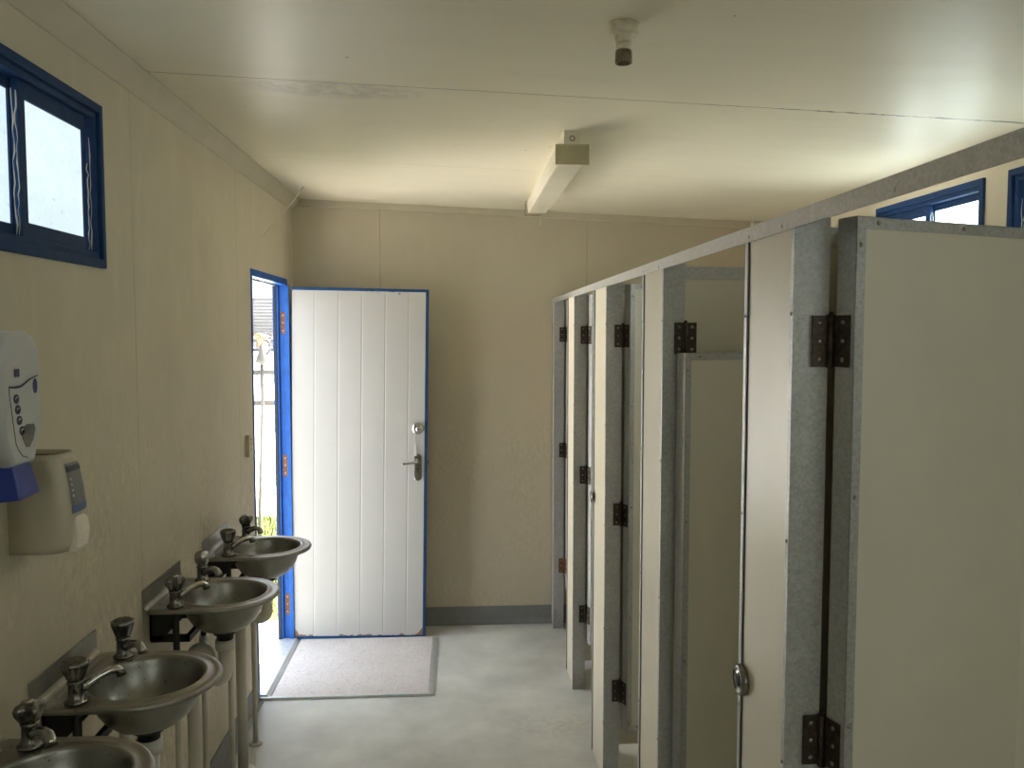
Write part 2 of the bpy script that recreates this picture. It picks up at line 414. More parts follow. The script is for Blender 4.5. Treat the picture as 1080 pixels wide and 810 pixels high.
b = MB()
xw = XL
b.prism([(xw, YF, zc(xw)), (xw+.050, YF, zc(xw+.05)), (xw+.052, YF, zc(xw+.05)-.004), (xw+.005, YF, zc(xw)-.062), (xw, YF, zc(xw)-.063)], (0, YB-YF, 0))
tag(b.build('trim_1', m_cove), 'cream angled cove trim where left wall meets ceiling', 'trim', kind='structure')
b = MB()
def bk(x): return [(x, YB, zc(x)), (x, YB-.012, zc(x)), (x, YB-.012, zc(x)-.036), (x, YB, zc(x)-.040)]
b.add(bk(XL+.05)+bk(XR-.12), [(3,2,1,0),(4,5,6,7),(0,1,5,4),(1,2,6,5),(2,3,7,6),(3,0,4,7)])
tag(b.build('trim_2', m_cove), 'thin cream trim along top of end wall', 'trim', kind='structure')
b = MB(); b.prism([(1.728, YB, 0), (1.728, YB-.06, 0), (XR, YB-.06, 0), (XR, YB, 0)], (0, 0, zc(XR)))
tag(b.build('trim_3', m_wallr, bevel=.004), 'pale boxed corner column at right end of end wall', 'trim', kind='structure')

# ------------------------------------------------------------------ windows
def ring(mb, a, c, xf, xb, f):
    """rectangular ring in the wall plane; a outer, c inner (y0,y1,z0,z1)"""
    mb.grid(sorted({a[0], c[0], c[1], a[1]}), sorted({a[2], c[2], c[3], a[3]}), [c], xf, xb, f)
def window(name, w, wallx, sgn, label, front=False, pane=None):
    """sgn +1: the room lies towards +x"""
    y0, y1, z0, z1 = w; cy = (y0+y1)/2
    root = empty(name, (wallx, cy, z0), 0, label, 'window', None, 'structure'); off = (wallx, cy, z0)
    if front: root.location = (cy, wallx, z0); root.rotation_euler = (0, 0, PI/2)
    f = lambda u, v, ww: (wallx+sgn*ww, u, v)
    b = MB()
    i1 = (y0+.020, y1-.020, z0+.022, z1-.022)
    ring(b, w, i1, .012, -.058, f)
    i2 = (y0+.038, y1-.038, z0+.040, z1-.040)
    ring(b, i1, i2, .002, -.058, f)
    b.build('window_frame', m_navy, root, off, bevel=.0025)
    zz0, zz1 = z0+.040, z1-.040
    # sliding sash (nearer the room) and fixed sash
    for k, (a0, a1, dep) in enumerate(((cy-.012, y1-.062, -.010), (y0+.038, cy+.016, -.030))):
        b = MB(); st = .030
        inn = (a0+st, a1-.012, zz0+.036, zz1-.040) if k == 0 else (a0+.03, a1-st*.9, zz0+.030, zz1-.025)
        ring(b, (a0, a1, zz0, zz1), inn, dep, dep-.016, f)
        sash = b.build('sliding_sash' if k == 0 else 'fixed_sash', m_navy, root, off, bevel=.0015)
        b = MB(); b.box((wallx+sgn*(dep-.006), inn[0]-.004, inn[2]-.004), (wallx+sgn*(dep-.010), inn[1]+.004, inn[3]+.004))
        b.build('pane', pane or m_pane, sash, off)
    # dark track slot beside the sash, with old web in it
    b = MB(); b.box((wallx+sgn*-.030, y1-.062, zz0), (wallx+sgn*-.045, y1-.036, zz1))
    b.build('track_slot', m_dark, root, off)
    b = MB()
    rnd = random.Random(int(y0*1000))
    for (yy, xx, n, amp) in ((y1-.066, -.006, 16, .010), (y1-.055, -.004, 12, .008), (cy-.022, -.012, 18, .012), (cy-.030, -.014, 14, .012)):
        zt = zz0+(zz1-zz0)*rnd.uniform(.62, .98) if yy > cy else zz1-.03
        pts = []
        for i in range(n+1):
            t = i/n; pts.append((wallx+sgn*(xx+.002*rnd.random()), yy+amp*(rnd.random()-.5), zz0+.004+(zt-zz0-.004)*t))
        b.tube(pts, [.0005+.0014*rnd.random()**2 for _ in pts], 5)
    o = b.build('cobweb', m_web, root, off); o['kind'] = 'stuff'; o['label'] = 'white web fibres along the sash'
    return root
window('window_1', WL, XL, 1, 'navy framed sliding window with frosted panes above the soap dispensers')
window('window_2', WR1, XR, -1, 'navy framed frosted window above cubicles, further from the camera', False, m_panec)
window('window_3', WR2, XR, -1, 'navy framed frosted window above cubicles, at right edge of photo', False, m_panee)

window('fill_window_front', WF, YF, 1, 'unseen glowing fill window added in the wall facing the end wall', True, m_paned)  # added out of view to brighten surfaces facing the camera
window('fill_window_right', WR3, XR, -1, 'unseen glowing fill window added above cubicles, nearest the front wall', False, m_paneb)  # second added fill window, out of view on the right wall

# ------------------------------------------------------------------ entrance door and frame
y0, y1, z0, z1 = DOOR
root = empty('door_1', (XL, y1, 0), 0, 'open white grooved entrance door in a blue frame', 'door', None, 'structure'); off = (XL, y1, 0)
b = MB()
b.box((-1.03, y0, 0.0), (XL+.004, y0+.022, z1)); b.box((-1.03, y1-.035, 0.0), (XL+.004, y1, z1))
b.box((-1.03, y0+.022, z1-.034), (XL+.006, y1-.035, z1)); b.box((XL-.002, y1-.049, 0.016), (XL+.020, y1-.042, z1-.034))
b.box((-1.03, y1-.050, 0.0), (-.998, y1-.035, z1-.034))
b.build('door_frame', m_blue, root, off, bevel=.002)
b = MB(); b.box((-1.026, y0+.022, z1-.040), (-1.000, y1-.05, z1-.034)); b.box((-1.024, y1-.056, .02), (-1.010, y1-.05, z1-.04))
b.build('weather_seal', m_dark, root, off)
for zz in (1.80, 1.005, .215):
    b = MB(); b.box((-.988, y1-.0375, zz-.06), (-.964, y1-.035, zz+.06)); b.smooth = True
    b.tube([(-.959, y1-.040, zz-.06), (-.959, y1-.040, zz+.06)], .0055, 10)
    b.smooth = False
    b.k = 1
    for dz in (-.042, 0, .042): b.lathe([(.0045, -.0392), (.0045, -.037)], (-.976, y1, zz+dz), 8, 'y')
    o = b.build('hinge', [m_rust, m_screw], root, off); o['label'] = 'rusty butt hinge on the blue jamb'
# the leaf, sagging a little on its hinges
W, H, T = .755, 1.985, .040
leaf = bpy.data.objects.new('door_leaf', None); C.objects.link(leaf); leaf.parent = root
LEAF = Vector((-.9590, 4.697, .014))
leaf.location = LEAF - Vector(off); leaf.rotation_euler = (0, R(.95), R(0.6))
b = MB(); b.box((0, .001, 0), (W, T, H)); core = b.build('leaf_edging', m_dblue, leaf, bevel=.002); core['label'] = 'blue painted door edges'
b = MB()
e = .016; el = .004; gx = [el, .126, .256, .386, .516, .646, W-e]
pr_ = []
for i in range(len(gx)-1):
    a = gx[i]+(.005 if i else 0); c = gx[i+1]-(.005 if i < len(gx)-2 else 0)
    pr_ += [(a, -.0010), (c, -.0010)]
    if i < len(gx)-2: pr_ += [(c+.003, -.0001), (c+.007, -.0001)]
poly = [(x, y, e) for x, y in pr_] + [(W-e, .002, e), (el, .002, e)]
b.prism(poly, (0, 0, H-2*e))
sk = b.build('door_skin', m_doorw, leaf); sk['label'] = 'white door face with vertical grooves and rusted bottom edge'
b = MB(); b.lathe([(.0, -.010), (.030, -.010), (.034, -.004), (.034, -.0015)], (.700, 0, 1.205), 24, 'y')
b.lathe([(.0, -.024), (.013, -.024), (.015, -.010), (.017, -.009)], (.704, 0, 1.203), 20, 'y')
b.k = 1; b.box((.702, -.0255, 1.190), (.706, -.0238, 1.205))
o = b.build('deadlock', [m_chrome, m_dark], leaf); o['label'] = 'round chrome lock'
b = MB(); b.tube([(.690, -.016, 1.185), (.684, -.010, 1.150), (.686, -.012, 1.11)], .0012, 6)
b.prism([(.688, -.009, 1.135), (.691, -.009, 1.135), (.697, -.012, 1.05), (.680, -.012, 1.05), (.684, -.009, 1.11)], (0, .002, 0))
b.build('hanging_tag', m_white, leaf)
b = MB(); b.prism([(.683+.021*(1+math.cos(a)), -.008, .985+.058*sg+.02*math.sin(a)*1.0) for sg, a in
     [(1, 0), (1, PI*.25), (1, PI*.5), (1, PI*.75), (1, PI), (-1, PI), (-1, PI*1.25), (-1, PI*1.5), (-1, PI*1.75), (-1, 2*PI)]], (0, .007, 0))
hp = b.build('handle_plate', m_chrome, leaf, bevel=.0015)
b = MB(); b.tube([(.704, -.006, 1.020), (.704, -.045, 1.020), (.697, -.052, 1.019), (.66, -.052, 1.014), (.622, -.050, 1.010), (.612, -.047, 1.009)], [.010, .009, .009, .0075, .0065, .005], 12)
b.build('lever', m_chrome, hp)
b = MB(); b.lathe([(.0055, -.0095), (.0055, -.0078)], (.704, 0, .975), 12, 'y'); b.box((.7015, -.0095, .955), (.7065, -.0078, .973))
b.build('keyhole', m_dark, hp)
b = MB(); b.box((W-.001, .012, .97), (W+.0015, .030, 1.07)); b.box((W, .016, 1.0), (W+.010, .026, 1.022))
b.build('latch_plate', m_chrome, leaf)
b = MB(); b.lathe([(.022, T), (.022, T+.006), (.010, T+.008), (.010, T+.04)], (.704, 0, 1.02), 16, 'y')
b.tube([(.704, T+.042, 1.02), (.66, T+.048, 1.016), (.615, T+.046, 1.01)], [.009, .0075, .006], 10)
o = b.build('outside_handle', m_chromed, leaf)

b = MB(); b.prism([(-1.06, y0+.028, .004), (-1.06, y0+.028, .010), (-1.045, y0+.028, .020), (XL+.030, y0+.028, .020), (XL+.048, y0+.028, .004)], (0, y1-y0-.064, 0))
b.k = 1
for i in range(5): b.lathe([(.004, .0195), (.004, .0210), (0, .0212)], (-.985, y0+.1+i*.145, 0), 10)
tag(b.build('door_sill', [m_alu, m_screw], bevel=.001), 'bright aluminium sill strip across the doorway', 'door sill')

# ------------------------------------------------------------------ mat well
MX0, MX1, MY0, MY1 = -.905, -.158, 3.950, 4.700
mc = ((MX0+MX1)/2, (MY0+MY1)/2, 0)
root = empty('entrance_mat', mc, 0, 'pale speckled entrance mat set in a metal frame inside the door', 'mat')
b = MB(); b.box((MX0, MY0, .001), (MX1, MY1, .011)); b.build('mat_pile', m_mat, root, mc, bevel=.003)
b = MB()
for k in range(3): b.box((MX1+.001+.009*k, MY0-.016, .001), (MX1+.0075+.009*k, MY1, .010+.002*(k == 1)))
b.build('side_edging', m_alu, root, mc, bevel=.001)
b = MB(); b.box((MX0-.06, MY0-.016, .001), (MX1+.0005, MY0-.001, .013)); b.build('front_edging', m_alu, root, mc, bevel=.002)

# lock keeper on the wall beside the doorway
root = empty('strike_box', (XL-.002, 3.80, 1.19), 0, 'small beige strike box on left wall beside the doorway', 'lock keeper')
b = MB(); b.box((0, -.022, 0), (.020, .022, .098)); b.box((0, .022, .006), (.011, .034, .092))
b.build('keeper_body', m_keeper, root, bevel=.003)
b = MB()
for zz in (.026, .050, .072): b.box((.0195, .006, zz), (.0207, .014, zz+.010))
b.build('keeper_slots', m_dark, root)

# ================================================================== CUBICLES
ZT = 1.932
root = empty('head_rail', (XS, 2.0, 1.918), 0, 'long galvanised head rail along the tops of the cubicle fronts', 'rail'); off = (XS, 2.0, 1.918)
b = MB(); b.prism([(XS-.004, YF, 1.918), (XS-.004, YF, 1.946), (XS+.062, YF, 1.946), (XS+.062, YF, 1.943), (XS-.001, YF, 1.943), (XS-.001, YF, 1.918)], (0, YB-YF-.003, 0))
b.build('rail_angle', m_rail, root, off)
for yy in (1.385, 1.545, 2.26, 2.44, 3.13, 3.34, 4.0, 4.18, 4.86, 1.02):
    b = MB(); b.lathe([(.0, -.0055), (.003, -.0052), (.0042, -.0035)], (XS, yy, 1.927), 10, 'x'); b.build('screw', m_screw, root, off)

def pilaster(y0, y1, label, disc=0, gal_lip=.013):
    ym = (y0+y1)/2; off = (XS, ym, 0)
    unit = empty('toilet_cubicle', off, 0, label, 'toilet cubicle', 'toilet cubicles along the right hand side')
    b = MB(); b.box((XS+.003, y0+.003, .004), (XS+.057, y1-.003, ZT)); root = b.build('pilaster', m_board, unit, off)
    for s_, ye in ((1, y0), (-1, y1)):
        b = MB(); t = .0016
        b.prism([(XS, ye, 0), (XS+.060, ye, 0), (XS+.060, ye+s_*gal_lip, 0), (XS+.060-t, ye+s_*gal_lip, 0), (XS+.060-t, ye+s_*t, 0), (XS+t, ye+s_*t, 0), (XS+t, ye+s_*gal_lip, 0), (XS, ye+s_*gal_lip, 0)], (0, 0, ZT+.004))
        b.k = 1
        for zz in (.25, .62, 1.02, 1.40, 1.78): b.lathe([(0, -.0022), (.003, -.0018), (.0036, 0)], (XS, ye+s_*gal_lip*.55, zz), 8, 'x')
        b.build('edge_channel', [m_galv, m_screw], root, off)
    if y1 < 4.9:      # strike strip and dark slot on the latch side
        b = MB(); b.box((XS+.0005, y1-gal_lip-.006, .01), (XS+.0032, y1-gal_lip-.0005, ZT)); b.build('strike_slot', m_dark, root, off)
    if disc:
        b = MB(); b.k = 0; b.lathe([(0, -.012), (.016, -.012), (.020, -.008), (.024, -.012), (.029*disc, -.010), (.030*disc, -.001), (.030*disc, 0)], (XS, y1-.028, 1.078), 28, 'x')
        b.k = 1; b.lathe([(0, -.0128), (.012, -.0128), (.015, -.0105)], (XS, y1-.028, 1.078), 20, 'x')
        o = b.build('latch_indicator', [m_chromed, m_dark], root, off); o['label'] = 'round metal latch indicator'
    return unit, root, off
PIL = [(4.81, YB-.006), (3.965, 4.215), (3.09, 3.38), (2.22, 2.475), (1.34, 1.575)]
LBL = ['toilet cubicle furthest from the camera, against the end wall, rusty lower hinge',
       'toilet cubicle second from the end wall, door standing inward',
       'toilet cubicle third from the end wall, door bottom well clear of the floor',
       'toilet cubicle whose door has dropped below a loose hinge',
       'toilet cubicle nearest the camera, wide grey door with galvanised edging at right']
pils = [pilaster(a, c, l, d) for (a, c), l, d in zip(PIL, LBL, (0, 0, .55, 0, 1))]

def hinge_pts(b, loc, ang, free=False, spread=0):
    """loc: the pin; pier leaf runs to -x, door leaf runs along the door edge"""
    M0 = b.M.copy()
    b.k = 0
    b.M = M0 @ Matrix.Translation(loc)
    b.box((-.030, .0045, -.042), (-.002, .0075, .042))
    b.tube([(0, .003, -.044), (0, .003, .044)], .0058, 12)
    b.tube([(0, .003, .044), (0, .003, .048)], .0035, 8)
    b.k = 1
    for dz in (-.030, 0, .030): b.lathe([(0, .0025), (.0032, .0030), (.0045, .0046)], (-.017, 0, dz), 10, 'y')
    b.M = M0 @ Matrix.Translation(loc) @ Matrix.Rotation(ang, 4, 'Z')
    b.k = 0
    if free:
        b.box((.002, .001, -.042), (.030, .0038, .042)); b.k = 1
        for dz in (-.030, 0, .030): b.lathe([(0, -.001), (.0032, -.0006), (.0045, .001)], (.017, 0, dz), 10, 'y')
    else:
        b.box((.0035, -.034, -.042), (.0062, -.002, .042)); b.k = 1
        for dz in (-.030, 0, .030): b.lathe([(0, .0018), (.0032, .0022), (.0045, .0037)], (0, -.020, dz), 10, 'x')
    b.M = M0; b.k = 0

DH, DW, DT = 1.69, .60, .040
def stall_door(unit, yp, ang, zb, label, hinges=(1.735, 1.062, .378), shift=(0, 0), w=DW, rusty=False, tilt=0):
    """yp: near edge of the pilaster that carries it; local x along the leaf"""
    pin = Vector((.606+shift[0], yp-.010+shift[1], 0))
    x0, x1, ya, yb = .007, .007+w, -.002-DT, -.002
    b = MB(); b.box((x0+.002, ya+.0015, .002), (x1-.002, yb-.0015, DH-.002)); root = b.build('door', m_dboard, unit[0]); root['label'] = label
    root.location = Vector((pin.x, pin.y, zb)) - Vector(unit[2]); root.rotation_euler = (0, tilt, ang)
    b = MB(); lip = .019; t = .0014
    for (yy, s_) in ((ya, 1), (yb, -1)):          # mitred lips on both faces
        g = .0006
        quads = [[(x0, 0), (x0+lip, lip), (x0+lip, DH-lip), (x0, DH)], [(x1, 0), (x1, DH), (x1-lip, DH-lip), (x1-lip, lip)],
                 [(x0+g, DH), (x0+lip+g, DH-lip), (x1-lip-g, DH-lip), (x1-g, DH)], [(x0+g, 0), (x1-g, 0), (x1-lip-g, lip), (x0+lip+g, lip)]]
        for q in quads: b.prism([(p[0], yy, p[1]) for p in q], (0, s_*t, 0))
    b.box((x0, ya, 0), (x0+t, yb, DH)); b.box((x1-t, ya, 0), (x1, yb, DH)); b.box((x0, ya, DH-t), (x1, yb, DH)); b.box((x0, ya, 0), (x1, yb, t))
    b.k = 1
    sc = [(x0+.009, z) for z in (.03, .44, .86, 1.24, DH-.045)] + [(x1-.009, z) for z in (.03, .44, .86, 1.24, DH-.045)]
    sc += [(x, z) for z in (.009, DH-.009) for x in (x0+.045, x0+.24, x0+.42, x1-.045)]
    for x, z in sc:
        b.lathe([(0, ya-.0022), (.0030, ya-.0018), (.0042, ya)], (x, 0, z), 8, 'y')
    b.build('edge_frame', [m_galv, m_screw], root)
    for i, hz in enumerate(hinges):
        b = MB(); b.M = Matrix.Rotation(-ang, 4, 'Z')
        hinge_pts(b, Vector((0, 0, hz-zb)), ang)
        o = b.build('hinge', [m_rust if (rusty and i == 2) else m_hinge, m_screw], root)
        if rusty and i == 2: o['label'] = 'rusty orange lower hinge'
    return root
stall_door(pils[0], 4.81, R(14), .24, 'grey door swung in beside the end wall', rusty=True)
stall_door(pils[1], 3.965, R(16), .235, 'door swung into the cubicle')
stall_door(pils[2], 3.09, R(20), .235, 'door hanging clear of the floor')
stall_door(pils[3], 2.22, R(18), .004, 'dropped door standing on the floor', hinges=(), shift=(-.034, -.012))
stall_door(pils[4], 1.34, R(20), .243, 'wide grey door with galvanised edging')
# hinge left hanging on its pilaster above the dropped door
b = MB(); hinge_pts(b, Vector((.606, 2.2105, 1.733)), R(4), True)
o = b.build('loose_hinge', [m_hinge, m_screw], pils[3][1], pils[3][2]); o['label'] = 'loose hinge with its free leaf hanging in the air'

for (a, c), (unit, _, off) in zip(PIL[1:], pils[1:]):
    ym = (a+c)/2
    b = MB(); b.box((XS+.062, ym-.018, .10), (XR-.002, ym+.018, ZT-.002)); root = b.build('partition', m_dboard, unit, off)
    b = MB(); b.prism([(XS+.0615, ym-.021, ZT-.032), (XS+.0615, ym-.021, ZT+.001), (XS+.0615, ym+.021, ZT+.001), (XS+.0615, ym+.021, ZT-.032), (XS+.0615, ym+.019, ZT-.032), (XS+.0615, ym+.019, ZT-.0015), (XS+.0615, ym-.019, ZT-.0015), (XS+.0615, ym-.019, ZT-.032)], (XR-XS-.064, 0, 0))
    b.build('top_channel', m_galv, root, off)
    b = MB()
    b.box((XS+.30, ym-.015, 0), (XS+.34, ym+.015, .10)); b.build('foot', m_galv, root, off)
    b = MB(); b.box((XR-.30, ym-.015, 0), (XR-.26, ym+.015, .10)); b.build('foot', m_galv, root, off)

# ================================================================== WASH BASINS
ZR = .910; CXB = .196; RR = .172
def d_outline(n=72, grow=0.0):
    """D plan: two square corners at the wall, round front; angles from the bowl centre"""
    pts = []
    angs = sorted([2*PI*i/n for i in range(n)] + [math.atan2(s*RR, -CXB) % (2*PI) for s in (1, -1)])
    for a in angs:
        cx_, sy = math.cos(a), math.sin(a)
        if cx_ >= 0: r = RR+grow
        else:
            r = min((RR+grow)/abs(sy) if abs(sy) > 1e-6 else 9, (CXB-.014+grow*0)/abs(cx_))
        pts.append((a, r))
    return pts
def basin_rings(offz=0., under=False):
    o = d_outline(); rings = []
    def rg(f):  return [(CXB+f(a, r)*math.cos(a), f(a, r)*math.sin(a), 0) for a, r in o]
    def at(f, z): return [(p[0], p[1], ZR+z) for p in rg(f)]
    rb = .131
    L = lambda t: (lambda a, r: (r*(1-t)+rb*t) if r > rb else r)
    rings.append(at(lambda a, r: r-.006 if math.cos(a) > -.75 else r, -.014))
    rings.append(at(lambda a, r: r, -.013)); rings.append(at(lambda a, r: r+.0025, -.007)); rings.append(at(lambda a, r: r, -.001))
    rings.append(at(lambda a, r: r-.006, .0005)); 
    rings.append(at(lambda a, r: max(rb+.014, (r-.012) if math.cos(a) > -.2 else r-.012), -.001))
    rings.append(at(lambda a, r: rb+.013, -.0015))
    rings.append(at(lambda a, r: rb+.009, .0015)); rings.append(at(lambda a, r: rb+.004, .0015)); rings.append(at(lambda a, r: rb, -.002))
    for rr, z in ((.1285, -.010), (.126, -.022), (.121, -.042), (.112, -.066), (.098, -.088), (.078, -.106), (.052, -.118), (.030, -.122), (.026, -.124)):
        rings.append(at(lambda a, r, q=rr: q, z))
    return rings
def tap(parent, x, y, spin, style, name='tap'):
    z = ZR
    b = MB(); b.smooth = True
    b.lathe([(.0, z), (.025, z), (.026, z+.004), (.020, z+.009), (.017, z+.013), (.0165, z+.044), (.019, z+.048), (.017, z+.052), (0, z+.054)], (x, y, 0), 20)
    t = b.build(name, m_chromed, parent)
    c, s_ = math.cos(spin), math.sin(spin)
    P = lambda d, h: (x+c*d, y+s_*d, z+h)
    b = MB(); b.tube([P(.006, .028), P(.026, .036), P(.050, .046), P(.074, .052), P(.090, .051), P(.099, .044), P(.101, .034)], [.012, .0115, .0105, .010, .0105, .0115, .012], 14)
    b.build('spout', m_chrome, t)
    b = MB(); M0 = Matrix.Translation((x, y, z)) @ Matrix.Rotation(spin, 4, 'Z')
    b.M = M0
    if style == 0:      # flared, fluted head
        b.lathe([(.0, .050), (.015, .050), (.020, .060), (.026, .078), (.029, .088), (.0285, .094), (.024, .0965)], (0, 0, 0), 48, 'z', 8, .05)
        b.k = 1; b.lathe([(0, .0985), (.021, .0985), (.024, .0955)], (0, 0, 0), 32)
    elif style == 1:    # petal head with four lobes
        b.lathe([(.0, .050), (.014, .050), (.018, .058), (.024, .070), (.026, .080), (.022, .089), (.012, .094), (0, .095)], (0, 0, 0), 56, 'z', 4, .24)
        b.k = 1; b.lathe([(0, .0975), (.009, .097), (.011, .092)], (0, 0, 0), 20)
    else:               # smooth round capped head
        b.lathe([(.0, .050), (.013, .050), (.016, .056), (.0225, .066), (.0245, .080), (.023, .092), (.017, .100), (.008, .103), (0, .1035)], (0, 0, 0), 48, 'z', 10, .025)
    b.build('tap_handle', [m_chromed if style != 2 else m_chrome, m_grime if style == 0 else m_chrome], t)
    return t
def basin(yc, label, styles, far_pipe=.0):
    root = empty('wash_basin', (XL, yc, 0), 0, label, 'wash basin', 'steel wash basins along the left wall')
    b = MB(); b.rings(basin_rings())
    bo = b.build('bowl', m_steelg, root)
    so = bo.modifiers.new('Solidify', 'SOLIDIFY'); so.thickness = .0016; so.offset = -1
    # backsplash folded up from the deck
    b = MB(); b.smooth = True
    pf = [(.016, ZR-.0005), (.011, ZR+.0015), (.0065, ZR+.006), (.004, ZR+.013), (.0035, ZR+.058), (.0028, ZR+.061), (.0012, ZR+.061), (.0012, ZR-.013), (.014, ZR-.013)]
    b.prism([(x, -RR, z) for x, z in pf], (0, 2*RR, 0))
    b.sm = [False]*len(b.sm)
    b.build('backsplash', m_steel, root)
    b = MB(); b.prism([(.030, -.118, ZR+.0005), (.040, -.118, ZR+.0005), (.038, -.115, ZR+.004), (.032, -.115, ZR+.004)], (0, .236, 0)); b.build('deck_ridge', m_steel, root)
    # black wall bracket
    b = MB()
    for sy in (-1, 1):
        b.prism([(.002, sy*.118, ZR-.016), (.115, sy*.118, ZR-.016), (.115, sy*.118, ZR-.030), (.030, sy*.118, ZR-.115), (.002, sy*.118, ZR-.115)], (0, -sy*.005, 0))
    b.box((.002, -.118, ZR-.115), (.008, .118, ZR-.020))
    b.box((.004, -.118, ZR-.118), (.120, -.100, ZR-.098)); b.box((.004, .100, ZR-.118), (.120, .118, ZR-.098)); b.box((.108, -.118, ZR-.118), (.122, .118, ZR-.098))
    b.build('wall_bracket', m_black, root)
    # plughole waste, S trap and floor pipe
    b = MB(); b.lathe([(0, ZR-.1245), (.014, ZR-.1235), (.026, ZR-.1225), (.028, ZR-.1245)], (CXB, 0, 0), 24); b.build('plughole', m_chrome, root)
    b = MB(); b.lathe([(.036, ZR-.124), (.036, ZR-.134), (.026, ZR-.138), (.026, ZR-.160)], (CXB, 0, 0), 20); b.build('waste_fitting', m_black, root)
    b = MB(); r = .0225; sp = .0525
    pts = [(CXB, 0, ZR-.150), (CXB, 0, .655)]
    for i in range(1, 12): a = PI*i/12; pts.append((CXB-sp/2+sp/2*math.cos(a), 0, .655-sp*.62*math.sin(a)))
    pts.append((CXB-sp, 0, .675))
    for i in range(1, 12): a = PI*i/12; pts.append((CXB-1.5*sp+sp/2*math.cos(a), 0, .690+sp*.62*math.sin(a)))
    pts += [(CXB-2*sp, 0, .675), (CXB-2*sp, 0, .60)]
    b.tube(pts, r, 16)
    b.lathe([(.024, .725), (.031, .723), (.031, .755), (.024, .757)], (CXB, 0, 0), 20)
    b.lathe([(.024, .655), (.029, .653), (.029, .625), (.024, .623)], (CXB-2*sp, 0, 0), 20)
    b.build('trap', m_pvc, root)
    b = MB(); b.tube([(CXB-2*sp, 0, .625), (CXB-2*sp, 0, .012)], .0205, 16); b.build('waste_pipe', m_pvcg, root)
    b = MB(); b.lathe([(.0, .001), (.046, .001), (.045, .006), (.030, .011), (.021, .013)], (CXB-2*sp, 0, 0), 24); b.build('floor_flange', m_pvc, root)
    for s_, st in zip((-1, 1), styles):
        ty = s_*.134
        tap(root, .087, ty, math.atan2(-ty*.75, CXB-.087), st)
        px, py = .087, ty+(far_pipe if s_ > 0 else .0)
        b = MB(); b.tube([(.087, ty, ZR-.014), (.087, ty, .78), (px, py, .745), (px, py, .715)], .010, 12)
        b.lathe([(.017, ZR-.030), (.017, ZR-.018)], (.087, ty, 0), 6); b.build('tap_tail', m_black, root)
        b = MB(); b.lathe([(.011, .722), (.015, .720), (.015, .690), (.012, .688)], (px, py, 0), 12); b.build('coupling', m_alu, root)
        b = MB(); b.tube([(px, py, .695), (px, py, .01)], .0108, 12)
        b.lathe([(.0, .001), (.028, .001), (.027, .005), (.012, .010)], (px, py, 0), 20); b.build('supply_pipe', m_pvcg, root)
    return root
basin(1.570, 'steel wash basin nearest the camera, cut by the bottom left corner', (2, 1))
basin(2.040, 'steel wash basin second from the camera, grimy deck and flared taps', (0, 0))
basin(2.705, 'steel wash basin third from the camera, beyond the wall joint', (1, 2))
basin(3.290, 'steel wash basin furthest from the camera, beside the doorway', (0, 1), .085)

# ================================================================== DISPENSERS
YD = 1.672
root = empty('soap_dispenser', (XL, YD, 1.43), 0, 'pale grey wall dispenser with printed hand icons and blue push bar', 'soap dispenser')
def sdo(d, grow=0):
    """outline in (y, z) local, rounded shoulders and tapering foot"""
    w = .073-d; P = []
    for cx_, cz, a0, a1, r in ((w-.052, .322-.052-d, 0, 90, .052), (-(w-.052), .322-.052-d, 90, 180, .052)):
        for i in range(9): a = R(a0+(a1-a0)*i/8); P.append((cx_+r*math.cos(a), cz+r*math.sin(a)))
    P += [(-w, .17), (-w, .145), (-w+.006, .120), (-w+.030, .062+d), (w-.030, .062+d), (w-.006, .120), (w, .145), (w, .17)]
    return P
b = MB(); b.smooth = True
rg = []
for x, d in ((0, .006), (.080, .006), (.082, .002), (.090, 0), (.104, 0), (.110, .003), (.113, .009)):
    rg.append([(x, y, z) for y, z in sdo(d)])
b.rings(rg, True, True, True); b.build('housing', m_soap, root)
b = MB(); b.add([(.01, -.036, .064), (.108, -.036, .064), (.108, .030, .064), (.01, .030, .064), (.03, -.042, -.012), (.124, -.042, -.002), (.124, .034, .002), (.03, .034, -.008)],
      [(3,2,1,0),(4,5,6,7),(0,1,5,4),(1,2,6,5),(2,3,7,6),(3,0,4,7)])
o = b.build('push_bar', m_pushb, root, bevel=.004); o['label'] = 'dark blue push bar'
FX = .1135
def decal(name, polys, m, parent=root, label=None):
    b = MB()
    for p in polys: b.prism([(FX-.0008, y, z) for y, z in p], (.0014, 0, 0))
    o = b.build(name, m, parent)
    if label: o['label'] = label
    return o
def ell(cy, cz, ry, rz, n=18): return [(cy+ry*math.cos(2*PI*i/n), cz+rz*math.sin(2*PI*i/n)) for i in range(n)]
wave_t = []; wave_b = []
for i in range(15):
    t = i/14; y = -.050+.108*t; z = .215+.018*(1/(1+math.exp(-(t-.55)*9)))-.004*math.sin(t*PI); th = .0035*(1-abs(t-.3)*.9)
    wave_t.append((y, z+th)); wave_b.append((y, z-th*.4))
decal('wave_stripe', [wave_t+wave_b[::-1]], m_print)
decal('square_logo', [[(-.030, .234), (-.012, .234), (-.012, .249), (-.030, .249)]], m_printb)
decal('oval_badge', [ell(.046, .213, .008, .015)], m_printb)
b_ = decal('badge_mark', [], m_white) if False else None
for i in range(4):
    cy, cz = -.026+i*.0045+(.004 if i == 3 else 0), .192-.021*i
    o = decal('hand_icon', [ell(cy, cz, .0095, .0088)], m_print)
    b = MB(); b.prism([(FX+.0004, cy-.005+y, cz-.002+z) for y, z in ((0, 0), (.003, .004), (.008, .003), (.009, .0055), (.004, .0065), (-.0005, .003))], (.0008, 0, 0)); b.build('hand_mark', m_soap, o)
decal('level_window', [[(-.010, .132), (.010, .140), (.036, .138), (.040, .128), (.032, .108), (.016, .094), (.004, .096), (-.008, .116)]], m_smoke)
